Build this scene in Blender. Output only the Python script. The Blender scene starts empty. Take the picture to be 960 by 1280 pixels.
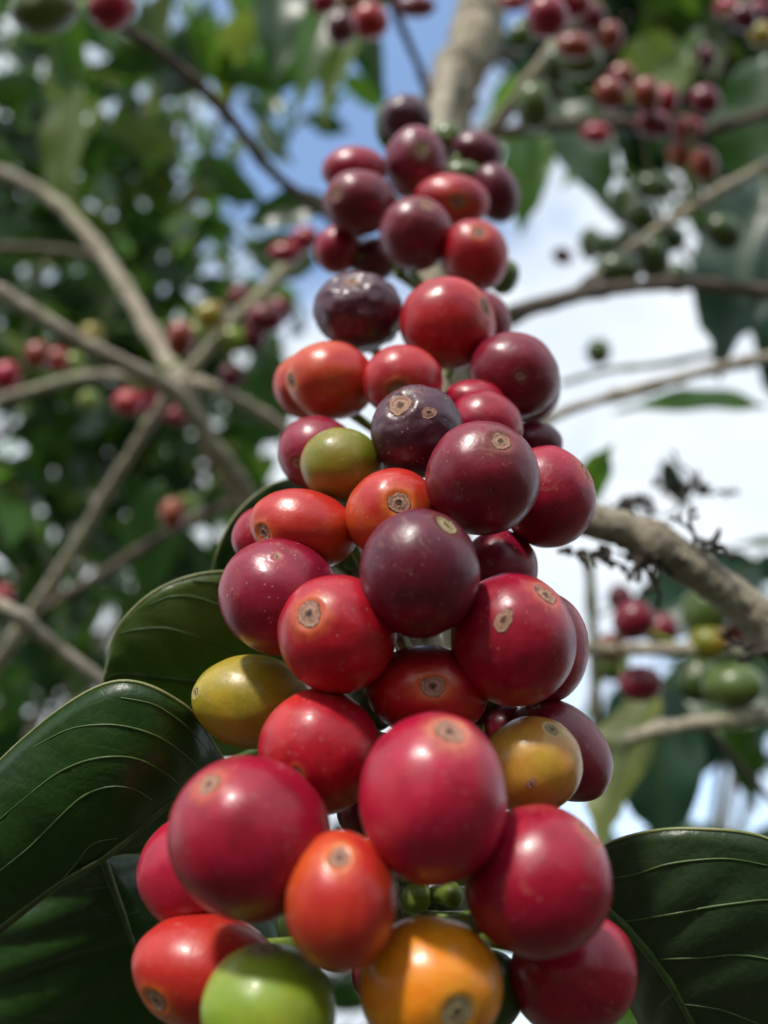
import bpy, math, random
from mathutils import Vector, Matrix, noise
random.seed(7)
SC = bpy.context.scene
COL = SC.collection
R = math.radians
FPX = 1000.0            # focal length in photo pixels (photo 960 x 1280)
PITCH = 38.0
CAM = Vector((0, 0, 1.45))
# ------------------------------------------------------------------ camera
cam_d = bpy.data.cameras.new('camera')
cam = bpy.data.objects.new('camera', cam_d); COL.objects.link(cam)
cam.location = CAM; cam.rotation_euler = (R(90 + PITCH), 0, 0)
cam_d.sensor_fit = 'VERTICAL'; cam_d.sensor_height = 36.0; cam_d.sensor_width = 27.0
cam_d.lens = 36.0 * FPX / 1280.0
cam_d.clip_start = 0.005; cam_d.clip_end = 4000
cam_d.dof.use_dof = True; cam_d.dof.focus_distance = 0.117
cam_d.dof.aperture_fstop = cam_d.lens / 3.0
SC.camera = cam
RX = Vector((1, 0, 0)); UP = Vector((0, -math.sin(R(PITCH)), math.cos(R(PITCH)))); FW = Vector((0, math.cos(R(PITCH)), math.sin(R(PITCH))))
def P(x, y, z):          # photo pixel + depth along the camera axis (m) -> world point
    return CAM + RX * ((x - 480) / FPX * z) + UP * (-(y - 640) / FPX * z) + FW * z

# ------------------------------------------------------------------ materials
def newmat(name):
    m = bpy.data.materials.new(name); m.use_nodes = True
    nt = m.node_tree; nt.nodes.clear()
    return m, nt
def N(nt, t, **kw):
    n = nt.nodes.new(t)
    for k, v in kw.items():
        if k in ('operation', 'blend_type', 'data_type', 'attribute_name', 'feature', 'distance', 'interpolation_type', 'clamp', 'noise_dimensions', 'attribute_type'):
            setattr(n, k, v)
        else:
            n.inputs[k].default_value = v
    return n
def L(nt, a, b): nt.links.new(a, b)
def ramp(nt, fac, stops):
    r = nt.nodes.new('ShaderNodeValToRGB'); e = r.color_ramp.elements
    while len(e) < len(stops): e.new(0.5)
    for i, (p, c) in enumerate(stops):
        e[i].position = p
        e[i].color = (c, c, c, 1) if isinstance(c, (int, float)) else (*c, 1)
    L(nt, fac, r.inputs['Fac']); return r.outputs['Color']
def mixc(nt, fac, a, b, mode='MIX'):
    m = nt.nodes.new('ShaderNodeMix'); m.data_type = 'RGBA'; m.blend_type = mode
    for s, v in ((m.inputs[0], fac), (m.inputs[6], a), (m.inputs[7], b)):
        if hasattr(v, 'is_output'): L(nt, v, s)
        elif isinstance(v, (int, float)): s.default_value = v
        else: s.default_value = (*v, 1)
    return m.outputs[2]
def math_(nt, op, a, b=None, clamp=False):
    m = nt.nodes.new('ShaderNodeMath'); m.operation = op; m.use_clamp = clamp
    for i, v in enumerate((a, b)):
        if v is None: continue
        if hasattr(v, 'is_output'): L(nt, v, m.inputs[i])
        else: m.inputs[i].default_value = v
    return m.outputs[0]
def coords(nt, scale=(1, 1, 1), off=(0, 0, 0), rot=(0, 0, 0)):
    tc = nt.nodes.new('ShaderNodeTexCoord'); mp = nt.nodes.new('ShaderNodeMapping')
    mp.inputs['Scale'].default_value = scale; mp.inputs['Location'].default_value = off; mp.inputs['Rotation'].default_value = rot
    L(nt, tc.outputs['Object'], mp.inputs['Vector']); return mp.outputs[0]
def noise_(nt, vec, scale, detail=3, rough=0.55, dist=0):
    n = N(nt, 'ShaderNodeTexNoise', Scale=scale, Detail=detail, Roughness=rough, Distortion=dist)
    L(nt, vec, n.inputs['Vector']); return n.outputs['Fac']

def skin_mat(name, A, B, halo=None, rough=0.30, seed=0, streak=0.5, patch=None, patch_lo=0.55, wrinkle=0.0, speck=0.26, hs=0.62):
    """skin of a coffee cherry: two mixed pigments, lengthwise streaks, an unripe ring about the scar, pale lenticels"""
    m, nt = newmat(name)
    out = N(nt, 'ShaderNodeOutputMaterial'); bs = N(nt, 'ShaderNodeBsdfPrincipled')
    o = (seed * 1.37 % 7, seed * 2.11 % 5, seed * 0.73 % 6)
    v = coords(nt, (125, 125, 125), o)
    vs = coords(nt, (125, 125, 30), o)
    n1 = noise_(nt, v, 0.9, 3, 0.5)
    n2 = noise_(nt, vs, 3.0, 4, 0.6)
    f = math_(nt, 'ADD', math_(nt, 'MULTIPLY', n1, 1 - streak), math_(nt, 'MULTIPLY', n2, streak))
    c = mixc(nt, ramp(nt, f, [(0.36, 0.0), (0.66, 1.0)]), A, B)
    if patch:
        n3 = noise_(nt, coords(nt, (125, 125, 70), (o[2], o[0], o[1])), 0.75, 2.5, 0.5, 0.3)
        c = mixc(nt, math_(nt, 'MULTIPLY', ramp(nt, n3, [(patch_lo - 0.1, 0.0), (patch_lo + 0.16, 1.0)]), 0.85), c, patch)
    if halo:
        at = N(nt, 'ShaderNodeAttribute', attribute_name='ring')
        nn = math_(nt, 'MULTIPLY', noise_(nt, vs, 6, 3), 0.7)
        g = math_(nt, 'SUBTRACT', math_(nt, 'ADD', at.outputs['Fac'], nn), 0.35)
        hf = ramp(nt, g, [(0.0, 1.0), (0.22, 0.75), (0.45, 0.25), (0.75, 0.0)])
        c = mixc(nt, math_(nt, 'MULTIPLY', hf, hs), c, halo)
    # fine mottling and lenticels
    n4 = noise_(nt, v, 9, 5, 0.7)
    c = mixc(nt, math_(nt, 'MULTIPLY', ramp(nt, n4, [(0.45, 0.0), (0.75, 1.0)]), 0.22), c, (min(1, A[0] * 1.35 + .05), A[1] * 1.6 + .006, A[2] * 1.4 + .006))
    vo = N(nt, 'ShaderNodeTexVoronoi', Scale=8.5, Randomness=1.0); L(nt, v, vo.inputs['Vector'])
    vr = nt.nodes.new('ShaderNodeSeparateColor'); L(nt, vo.outputs['Color'], vr.inputs[0])
    thr = math_(nt, 'MULTIPLY', ramp(nt, vr.outputs[0], [(0.30, 0.0), (1.0, 1.0)]), 0.19)
    sp = math_(nt, 'LESS_THAN', vo.outputs['Distance'], thr)
    c = mixc(nt, math_(nt, 'MULTIPLY', sp, speck), c, (0.60, 0.36, 0.26))
    # a few scuffs
    sv = noise_(nt, coords(nt, (125, 125, 125), (o[1] + 3, o[2], o[0])), 2.1, 6, 0.72, 1.2)
    sc_ = ramp(nt, sv, [(0.60, 0.0), (0.67, 1.0)])
    c = mixc(nt, math_(nt, 'MULTIPLY', sc_, 0.22), c, (0.45, 0.22, 0.14))
    L(nt, c, bs.inputs['Base Color'])
    rr = math_(nt, 'ADD', math_(nt, 'MULTIPLY', noise_(nt, v, 2.2, 6, 0.72), 0.34), rough - 0.16)
    rr = math_(nt, 'ADD', rr, math_(nt, 'MULTIPLY', sc_, 0.25))
    L(nt, rr, bs.inputs['Roughness'])
    bs.inputs['Specular IOR Level'].default_value = 0.50; bs.inputs['Coat Weight'].default_value = 0.07; bs.inputs['Coat Roughness'].default_value = 0.13
    bs.inputs['Subsurface Weight'].default_value = 0.12
    bs.inputs['Subsurface Radius'].default_value = (1.0, 0.35, 0.2)
    bs.inputs['Subsurface Scale'].default_value = 0.0012
    h = math_(nt, 'ADD', math_(nt, 'MULTIPLY', noise_(nt, v, 14, 4, 0.6), 0.22), math_(nt, 'MULTIPLY', noise_(nt, vs, 1.6, 3), 1.0))
    h = math_(nt, 'ADD', h, math_(nt, 'MULTIPLY', sp, 0.15))
    if wrinkle: h = math_(nt, 'ADD', h, math_(nt, 'MULTIPLY', noise_(nt, vs, 4, 5, 0.6, 0.8), wrinkle))
    bp = N(nt, 'ShaderNodeBump', Strength=0.6, Distance=0.00024); L(nt, h, bp.inputs['Height'])
    L(nt, bp.outputs[0], bs.inputs['Normal']); L(nt, bs.outputs[0], out.inputs['Surface'])
    return m

def scar_mat(name, base, rim, dark):
    m, nt = newmat(name)
    out = N(nt, 'ShaderNodeOutputMaterial'); bs = N(nt, 'ShaderNodeBsdfPrincipled', Roughness=0.7)
    at = N(nt, 'ShaderNodeAttribute', attribute_name='ring')
    v = coords(nt, (1000, 1000, 1000))
    n = noise_(nt, v, 2.0, 5, 0.7)
    g = math_(nt, 'ADD', at.outputs['Fac'], math_(nt, 'MULTIPLY', math_(nt, 'SUBTRACT', n, 0.5), 0.5))
    pale = tuple(min(1, x * 1.5 + 0.04) for x in base)
    c = ramp(nt, g, [(0.0, dark), (0.16, dark), (0.30, base), (0.42, pale), (0.60, base), (0.76, pale), (0.85, dark), (0.90, dark), (0.96, rim)])
    c = mixc(nt, math_(nt, 'MULTIPLY', ramp(nt, noise_(nt, v, 3.2, 5, 0.75), [(0.45, 0.0), (0.62, 1.0)]), 0.6), c, dark, 'MIX')
    L(nt, c, bs.inputs['Base Color'])
    bp = N(nt, 'ShaderNodeBump', Strength=0.9, Distance=0.0002); L(nt, noise_(nt, v, 4, 5, 0.75), bp.inputs['Height']); L(nt, bp.outputs[0], bs.inputs['Normal'])
    L(nt, bs.outputs[0], out.inputs['Surface']); return m

def bark_mat(name, a, b, c_, scale=1.0, lichen=0.4):
    m, nt = newmat(name)
    out = N(nt, 'ShaderNodeOutputMaterial'); bs = N(nt, 'ShaderNodeBsdfPrincipled', Roughness=0.85)
    v = coords(nt, (scale,) * 3)
    at = N(nt, 'ShaderNodeAttribute', attribute_name='along')     # length along the limb, metres
    n1 = noise_(nt, v, 160, 6, 0.7, 0.4); n2 = noise_(nt, v, 38, 4, 0.6); n3 = noise_(nt, v, 620, 5, 0.75)
    c = mixc(nt, ramp(nt, n1, [(0.35, 0.0), (0.65, 1.0)]), a, b)
    c = mixc(nt, math_(nt, 'MULTIPLY', ramp(nt, n2, [(0.52, 0.0), (0.62, 1.0)]), lichen), c, c_)
    c = mixc(nt, math_(nt, 'MULTIPLY', ramp(nt, n3, [(0.50, 0.0), (0.62, 1.0)]), 0.65), c, tuple(x * 0.3 for x in a))
    L(nt, c, bs.inputs['Base Color'])
    vc = N(nt, 'ShaderNodeTexVoronoi', Scale=240 ); L(nt, v, vc.inputs['Vector'])
    h = math_(nt, 'ADD', math_(nt, 'MULTIPLY', n1, 1.6), math_(nt, 'ADD', math_(nt, 'MULTIPLY', n3, 0.8), math_(nt, 'MULTIPLY', vc.outputs['Distance'], 0.7)))
    bp = N(nt, 'ShaderNodeBump', Strength=1.0, Distance=0.0012); L(nt, h, bp.inputs['Height']); L(nt, bp.outputs[0], bs.inputs['Normal'])
    L(nt, bs.outputs[0], out.inputs['Surface']); return m

def leaf_mat(name, A, B, trans=(0.12, 0.28, 0.02), tf=0.3, rough=0.38, scale=1.0, bump=0.6):
    m, nt = newmat(name)
    out = N(nt, 'ShaderNodeOutputMaterial'); bs = N(nt, 'ShaderNodeBsdfPrincipled', Roughness=rough)
    bs.inputs['Specular IOR Level'].default_value = 0.5
    v = coords(nt, (scale,) * 3)
    n1 = noise_(nt, v, 45, 4, 0.6, 0.5); n2 = noise_(nt, v, 420, 5, 0.7)
    c = mixc(nt, ramp(nt, n1, [(0.35, 0.0), (0.7, 1.0)]), A, B)
    c = mixc(nt, math_(nt, 'MULTIPLY', ramp(nt, n2, [(0.5, 0.0), (0.68, 1.0)]), 0.35), c, tuple(x * 0.5 for x in A))
    vo = N(nt, 'ShaderNodeTexVoronoi', Scale=520); vo.feature = 'DISTANCE_TO_EDGE'; L(nt, v, vo.inputs['Vector'])
    net = ramp(nt, vo.outputs['Distance'], [(0.0, 1.0), (0.12, 0.0)])
    c = mixc(nt, math_(nt, 'MULTIPLY', net, 0.07), c, tuple(min(1, x * 2.2 + .02) for x in B))
    L(nt, c, bs.inputs['Base Color'])
    h = math_(nt, 'ADD', math_(nt, 'MULTIPLY', n1, 2.0), math_(nt, 'MULTIPLY', net, -0.03))
    bp = N(nt, 'ShaderNodeBump', Strength=bump, Distance=0.0009); L(nt, h, bp.inputs['Height']); L(nt, bp.outputs[0], bs.inputs['Normal'])
    tr = N(nt, 'ShaderNodeBsdfTranslucent'); tr.inputs['Color'].default_value = (*trans, 1)
    mx = N(nt, 'ShaderNodeMixShader', Fac=tf); L(nt, bs.outputs[0], mx.inputs[1]); L(nt, tr.outputs[0], mx.inputs[2])
    L(nt, mx.outputs[0], out.inputs['Surface']); return m

def plain_mat(name, A, B, rough=0.5, scale=400, bump=0.3):
    m, nt = newmat(name)
    out = N(nt, 'ShaderNodeOutputMaterial'); bs = N(nt, 'ShaderNodeBsdfPrincipled', Roughness=rough)
    v = coords(nt); n1 = noise_(nt, v, scale, 4, 0.6)
    L(nt, mixc(nt, ramp(nt, n1, [(0.35, 0.0), (0.65, 1.0)]), A, B), bs.inputs['Base Color'])
    bp = N(nt, 'ShaderNodeBump', Strength=bump, Distance=0.0005); L(nt, n1, bp.inputs['Height']); L(nt, bp.outputs[0], bs.inputs['Normal'])
    L(nt, bs.outputs[0], out.inputs['Surface']); return m

BARK = bark_mat('bark', (0.30, 0.25, 0.18), (0.46, 0.40, 0.30), (0.50, 0.49, 0.36))
BARK_FAR = bark_mat('bark_far', (0.27, 0.22, 0.16), (0.50, 0.43, 0.33), (0.42, 0.42, 0.26), 0.5, 0.6)
BARK_DARK = bark_mat('bark_dark', (0.09, 0.065, 0.05), (0.17, 0.12, 0.09), (0.14, 0.13, 0.07), 0.5, 0.4)
TWIG_GREEN = bark_mat('green_twig', (0.14, 0.17, 0.06), (0.24, 0.25, 0.10), (0.26, 0.22, 0.12), 0.5, 0.5)
DRY = bark_mat('dry_stalk', (0.045, 0.033, 0.028), (0.09, 0.065, 0.05), (0.12, 0.1, 0.07), 1.0, 0.3)
STALK = plain_mat('stalk_green', (0.10, 0.16, 0.02), (0.22, 0.30, 0.05), 0.45)
VEIN = plain_mat('vein', (0.030, 0.070, 0.013), (0.062, 0.105, 0.022), 0.5)
LIT_RIM = plain_mat('lit_rim', (0.13, 0.17, 0.05), (0.24, 0.24, 0.10), 0.5, 300)  # pale colour paints the sunlight caught along the leaf edges
LEAFD = leaf_mat('leaf_dark', (0.014, 0.048, 0.007), (0.028, 0.074, 0.010), (0.06, 0.20, 0.01), 0.30)
LEAFG = leaf_mat('leaf_grey_green', (0.022, 0.048, 0.018), (0.036, 0.066, 0.024), (0.05, 0.13, 0.02), 0.16)
LEAFM = leaf_mat('leaf_mid', (0.060, 0.10, 0.02), (0.10, 0.145, 0.03), (0.18, 0.30, 0.03), 0.34)
LEAF_BACKLIT = leaf_mat('leaf_backlit', (0.13, 0.16, 0.035), (0.19, 0.21, 0.06), (0.25, 0.32, 0.06), 0.42)  # pale yellow green has the light shining through the leaf painted in
SCAR = scar_mat('scar', (0.34, 0.17, 0.11), (0.50, 0.14, 0.03), (0.06, 0.025, 0.018))
SCAR_G = scar_mat('scar_olive', (0.30, 0.22, 0.10), (0.34, 0.24, 0.06), (0.07, 0.045, 0.02))

# ------------------------------------------------------------------ mesh helpers
def mesh_obj(name, verts, faces, mat, parent=None, attrs=None, smooth=True):
    me = bpy.data.meshes.new(name); me.from_pydata([tuple(v) for v in verts], [], faces)
    me.materials.append(mat)
    if smooth: me.polygons.foreach_set('use_smooth', [True] * len(me.polygons))
    if attrs:
        for k, vals in attrs.items():
            a = me.attributes.new(k, 'FLOAT', 'POINT'); a.data.foreach_set('value', vals)
    me.update()
    o = bpy.data.objects.new(name, me); COL.objects.link(o)
    if parent: o.parent = parent
    return o
def tag(o, label=None, cat=None, group=None, kind=None):
    if label: o['label'] = label
    if cat: o['category'] = cat
    if group: o['group'] = group
    if kind: o['kind'] = kind
    return o
def empty(name, loc=(0, 0, 0)):
    o = bpy.data.objects.new(name, None); COL.objects.link(o); o.location = loc; o.empty_display_size = 0.01; return o
def cat_rom(pts, n):
    """Catmull-Rom through pts (tuples of floats), n samples per span"""
    out = []
    p = [pts[0]] + list(pts) + [pts[-1]]
    for i in range(1, len(p) - 2):
        for k in range(n):
            t = k / n; a, b, c, d = p[i - 1], p[i], p[i + 1], p[i + 2]
            out.append(tuple(0.5 * (2 * b[j] + (c[j] - a[j]) * t + (2 * a[j] - 5 * b[j] + 4 * c[j] - d[j]) * t * t + (3 * b[j] - a[j] - 3 * c[j] + d[j]) * t ** 3) for j in range(len(b))))
    out.append(tuple(pts[-1])); return out
def tube_geo(path, radii, seg=12, rough=0.0, verts=None, faces=None, along=None, freq=300):
    V = [] if verts is None else verts; F = [] if faces is None else faces; A = [] if along is None else along
    base0 = len(V); ref = Vector((0.31, 0.52, 0.79)); s = 0.0
    n = len(path); prev = None
    for i, p in enumerate(path):
        t = (path[min(i + 1, n - 1)] - path[max(i - 1, 0)]).normalized()
        if prev is None: u = t.cross(ref).normalized()
        else: u = (prev - t * prev.dot(t)).normalized()
        prev = u; w = t.cross(u)
        if i: s += (p - path[i - 1]).length
        for k in range(seg):
            a = 2 * math.pi * k / seg
            d = u * math.cos(a) + w * math.sin(a)
            r = radii[i]
            if rough: r *= 1 + rough * noise.noise((p + d * radii[i]) * freq)
            V.append(p + d * r); A.append(s)
    for i in range(n - 1):
        for k in range(seg):
            a = base0 + i * seg + k; b = base0 + i * seg + (k + 1) % seg
            F.append((a, b, b + seg, a + seg))
    F.append(tuple(base0 + k for k in range(seg))[::-1]); F.append(tuple(base0 + (n - 1) * seg + k for k in range(seg)))
    return V, F, A
def limb(name, pts, mat, seg=14, n=10, rough=0.12, nodes=0, parent=None, freq=300):
    """pts: (x px, y px, depth m, radius px). Returns mesh object with origin at its first point, plus world path"""
    sm = cat_rom(pts, n)
    path = [P(a[0], a[1], a[2]) for a in sm]; rad = [a[3] / FPX * a[2] for a in sm]
    if nodes:
        s = 0; 
        for i in range(1, len(path)):
            s += (path[i] - path[i - 1]).length
            ph = (s % nodes) / nodes - 0.5
            rad[i] *= 1 + 0.28 * math.exp(-(ph / 0.09) ** 2)
    o0 = path[0].copy() if parent is None else Vector((0, 0, 0))
    V, F, A = tube_geo(path, rad, seg, rough, freq=freq)
    ob = mesh_obj(name, [v - o0 for v in V], F, mat, parent, {'along': A})
    if parent is None: ob.location = o0
    return ob, path, rad

# ------------------------------------------------------------------ colour kinds of cherry
K = {
 'crimson':  dict(A=(0.37, 0.004, 0.028), B=(0.20, 0.002, 0.016), halo=(0.55, 0.13, 0.05)),
 'bright':   dict(A=(0.44, 0.006, 0.019), B=(0.26, 0.003, 0.012), halo=(0.60, 0.16, 0.04), patch=(0.56, 0.03, 0.02), patch_lo=0.55),
 'pink':     dict(A=(0.44, 0.008, 0.038), B=(0.28, 0.003, 0.022), halo=(0.60, 0.26, 0.14), patch=(0.5, 0.035, 0.05), patch_lo=0.6),
 'orangered':dict(A=(0.50, 0.028, 0.016), B=(0.40, 0.012, 0.014), halo=(0.66, 0.20, 0.02), patch=(0.60, 0.10, 0.014), patch_lo=0.50),
 'magenta':  dict(A=(0.29, 0.008, 0.032), B=(0.18, 0.004, 0.020), halo=(0.34, 0.07, 0.05), patch=(0.34, 0.02, 0.05), patch_lo=0.6, speck=0.5),
 'maroon':   dict(A=(0.21, 0.004, 0.019), B=(0.11, 0.002, 0.012), halo=(0.22, 0.09, 0.05), hs=0.45, patch=(0.20, 0.008, 0.025), patch_lo=0.58),
 'purple':   dict(A=(0.13, 0.004, 0.020), B=(0.065, 0.003, 0.014), halo=(0.14, 0.07, 0.045), hs=0.35, patch=(0.13, 0.010, 0.030), patch_lo=0.62),
 'dark':     dict(A=(0.052, 0.014, 0.028), B=(0.085, 0.012, 0.030), halo=(0.16, 0.10, 0.06), hs=0.2, rough=0.34, wrinkle=0.9, speck=0.5),
 'mauve':    dict(A=(0.26, 0.020, 0.055), B=(0.10, 0.008, 0.026), halo=(0.24, 0.15, 0.07), streak=0.7),
 'olive':    dict(A=(0.25, 0.215, 0.012), B=(0.34, 0.10, 0.010), halo=(0.22, 0.23, 0.03), patch=(0.15, 0.19, 0.012), patch_lo=0.48, streak=0.35),
 'yellow':   dict(A=(0.44, 0.29, 0.022), B=(0.30, 0.235, 0.018), halo=(0.46, 0.36, 0.05), patch=(0.20, 0.19, 0.015), patch_lo=0.55, streak=0.6),
 'amber':    dict(A=(0.52, 0.30, 0.045), B=(0.50, 0.13, 0.035), halo=(0.34, 0.26, 0.05), patch=(0.42, 0.28, 0.03), patch_lo=0.52, streak=0.4),
 'orange':   dict(A=(0.80, 0.33, 0.012), B=(0.72, 0.17, 0.008), halo=(0.36, 0.22, 0.03), patch=(0.62, 0.10, 0.012), patch_lo=0.56, streak=0.3),
 'green':    dict(A=(0.24, 0.33, 0.026), B=(0.14, 0.23, 0.018), halo=(0.24, 0.16, 0.05), patch=(0.30, 0.26, 0.03), patch_lo=0.6, streak=0.4),
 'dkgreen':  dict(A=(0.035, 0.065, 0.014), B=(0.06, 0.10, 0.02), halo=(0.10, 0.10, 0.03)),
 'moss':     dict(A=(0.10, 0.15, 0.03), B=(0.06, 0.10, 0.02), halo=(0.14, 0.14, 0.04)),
 'rust':     dict(A=(0.30, 0.05, 0.022), B=(0.20, 0.025, 0.018), halo=(0.4, 0.2, 0.05)),
}
# ------------------------------------------------------------------ the near cluster
# x, y, a, b, tilt (deg, clockwise on the photo), depth mm, kind, pole (x, y) or None, extra, label
D = [
 (507,149,31,29,0,  236,'dark',   None,      dict(shrivel=.06), 'dark shrivelled purple cherry at the very top of the long bunch'),
 (485,157,15,27,0,  241,'moss',   None,      {}, 'small green cherry behind the shrivelled purple one at the bunch top'),
 (520,206,36,44,0,  222,'mauve',  (527,187), {}, 'mauve streaked cherry with pale scar just below the shrivelled top cherry'),
 (561,177,20,22,0,  242,'moss',   None,      {}, 'round green cherry right of the mauve streaked cherry'),
 (596,190,30,24,10, 238,'purple', None,      {}, 'dusky purple cherry at the upper right of the bunch, in front of the fork'),
 (578,217,22,15,0,  229,'moss',   None,      {}, 'flattened light green cherry peeping over the round red one near the top'),
 (620,242,27,35,-15,222,'purple', None,      {}, 'tall purple cherry on the right edge of the top of the bunch'),
 (443,213,37,28,0,  216,'crimson',None,      {}, 'bright crimson cherry showing its top at the upper left edge'),
 (449,254,41,38,0,  204,'maroon', (420,243), {}, 'maroon cherry with scar on its left side, upper left of bunch'),
 (565,251,43,31,5,  208,'bright', (572,252), dict(scar=.24), 'wide red cherry with a dark scar in its centre near the top'),
 (520,293,42,43,0,  190,'maroon', (533,256), {}, 'dusky maroon cherry in the middle of the upper bunch, scar on top'),
 (594,320,38,42,-10,188,'bright', (599,290), {}, 'glossy red cherry with small star scar on top, upper right'),
 (422,313,27,28,0,  214,'crimson',None,      {}, 'small crimson cherry on the left edge above the big shrivelled one'),
 (468,325,28,26,0,  216,'purple', None,      {}, 'shaded purple cherry tucked behind the middle maroon one'),
 (631,347,16,21,25, 214,'moss',   None,      {}, 'green cherry half hidden behind the red cherry with star scar'),
 (449,390,53,48,10, 166,'dark',   (438,346), dict(shrivel=.075), 'large shrivelled dark purple cherry on the left, drying at its crown'),
 (559,405,55,53,20, 158,'bright', (608,385), {}, 'large plump red cherry above the twin scarred purple one'),
 (600,405,36,38,0,171,'maroon', None,      {}, 'maroon cherry hidden behind the large plump red one'),
 (414,476,54,47,8,  153,'orangered',(364,477), dict(scar=.17), 'wide orange red cherry with dark scar on its left tip'),
 (387,483,43,41,0,  163,'orangered',None,    {}, 'dull orange cherry behind the wide orange red one on the left edge'),
 (503,477,48,44,0,  145,'bright', (498,490), dict(scar=.25), 'round red cherry whose scar is half covered by the purple cherry below'),
 (642,469,55,51,20, 149,'maroon', (650,470), dict(scar=.10), 'wide glossy purple maroon cherry on right edge, against the sky'),
 (660,488,38,40,10, 160,'maroon', None,      {}, 'purple cherry behind and below the wide glossy purple maroon one'),
 (592,501,37,25,0,  148,'crimson',None,      {}, 'crimson cherry showing only its top behind the pink crimson one'),
 (606,532,46,41,15, 138,'crimson',(650,545), {}, 'pink crimson cherry above the large maroon one with ringed scar'),
 (672,553,31,25,15, 150,'purple', None,      {}, 'sliver of purple cherry on the right above the big red oval one'),
 (522,540,57,57,20, 129,'dark',   (498,503), dict(scar=.30, shrivel=.045, extra=[(536,517,.13)]), 'dark purple cherry with two tan scars in the middle of the bunch'),
 (398,568,49,45,20, 144,'magenta',(371,578), dict(scar=.13), 'dusty pink cherry with a small scar behind the olive one'),
 (427,582,49,45,15, 131,'olive',  (403,541), dict(scar=.13), 'olive green and yellow cherry on the left of the bunch'),
 (603,598,68,68,0,  116,'maroon', (626,552), dict(scar=.19), 'large maroon cherry with round ringed scar, right of centre'),
 (683,621,58,61,-25,129,'crimson',(735,590), {}, 'big red oval cherry on the right edge, in front of the lichen branch'),
 (492,645,57,57,0,  122,'orangered',(499,629), dict(scar=.23), 'bright orange red cherry with a large grey brown scar facing out'),
 (380,661,65,47,12, 123,'orangered',(329,665), dict(scar=.18), 'long orange red cherry with streaks and a scar at its left tip'),
 (332,672,40,38,0,  134,'crimson',None,      {}, 'narrow crimson cherry behind the long orange red one, by the leaf'),
 (524,716,72,77,0,  107,'purple', (559,656), dict(scar=.20), 'very dark purple round cherry in the centre with olive scar on top'),
 (624,712,46,48,0,  130,'magenta',None,      {}, 'purplish cherry between the very dark one and the big red oval'),
 (350,746,74,69,25, 117,'magenta',(346,696), dict(scar=.07), 'magenta cherry with speckled crown left of the bright ringed one'),
 (422,792,71,71,0,  110,'bright', (387,768), dict(scar=.23), 'bright red round cherry with a grey ringed scar on its left'),
 (534,864,73,55,4,  112,'bright', (541,858), dict(scar=.21), 'wide bright red cherry with dark scar dead centre under the bark'),
 (641,799,75,80,-15,111,'crimson',(683,743), dict(scar=.19, extra=[(630,777,.14)]), 'big crimson cherry with two scars on right side of bunch'),
 (680,809,53,66,0,  123,'crimson',None,      {}, 'thin edge of red cherry behind the big crimson two-scar one'),
 (318,877,73,56,4,  123,'yellow', (249,866), dict(scar=.10, point=.06), 'yellow green pointed cherry on the left in front of the leaves'),
 (400,938,73,75,0,  107,'bright', (372,966), dict(scar=.10), 'round bright red cherry below the yellow one'),
 (541,995,88,104,0, 92,'pink',    (562,914), dict(scar=.20), 'largest pinkish red cherry low in the middle, pale scar on top'),
 (665,956,60,59,0,  109,'amber',  (690,911), dict(scar=.16, extra=[(664,978,.08)]), 'amber cherry with pink blush right of the largest pinkish one'),
 (700,936,72,50,45, 120,'maroon', (668,880), dict(scar=.15), 'maroon cherry with dark edge behind the amber one'),
 (632,912,34,30,0, 124,'maroon', None,      {}, 'dark reddish sliver of cherry between two-scar crimson and amber ones'),
 (313,1045,98,99,0, 91,'crimson', (262,981), dict(scar=.16, col='pinkish'), 'huge crimson cherry at lower left with pale worn scar on top'),
 (243,1089,66,70,30,108,'pink',   None,      {}, 'pink red cherry with scuffed skin at the far lower left'),
 (425,1124,67,85,0, 88,'orangered',(424,1071), dict(scar=.19), 'upright orange red oval cherry with pale ringed scar, low centre'),
 (671,1099,89,92,-20,93,'crimson',(738,1040), dict(scar=.16), 'huge crimson cherry at lower right beside the broad leaf'),
 (716,1214,78,76,20,103,'crimson',None,      {}, 'shiny red cherry at the bottom right under the huge crimson one'),
 (263,1216,93,72,12,97,'orangered',(196,1250), dict(scar=.18), 'orange red cherry with grey ringed scar at bottom left corner'),
 (336,1264,80,84,0, 91,'green',   (330,1184), dict(scar=.20), 'apple green cherry at the bottom edge'),
 (538,1231,85,85,0, 90,'orange',  (571,1264), dict(scar=.22), 'yellow orange cherry at the bottom with brown scar'),
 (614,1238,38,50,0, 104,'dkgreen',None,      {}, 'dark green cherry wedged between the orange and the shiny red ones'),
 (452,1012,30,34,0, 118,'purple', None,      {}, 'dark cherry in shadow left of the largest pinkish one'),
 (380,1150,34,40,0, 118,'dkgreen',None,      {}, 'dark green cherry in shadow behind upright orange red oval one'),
 (462,880,36,34,0, 126,'dkgreen',None,      {}, 'dark green filler cherry in the gap left of the wide bright red one'),  # from here on, added filler: dark cherries for the shaded inside of the bunch
 (598,880,34,30,0, 128,'dkgreen',None,      {}, 'dark green filler cherry in the gap right of the wide bright red one'),
 (560,1140,40,36,0, 124,'dkgreen',None,      {}, 'dark green filler cherry deep in the cluster above the yellow orange one'),
 (475,1215,34,44,0, 122,'maroon',None,      {}, 'dark reddish filler cherry deep in shadow between the green and orange ones'),
 (445,690,24,22,0, 142,'dkgreen',None,      {}, 'small dark green filler cherry in shadow beside the dark central one'),
]
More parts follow.
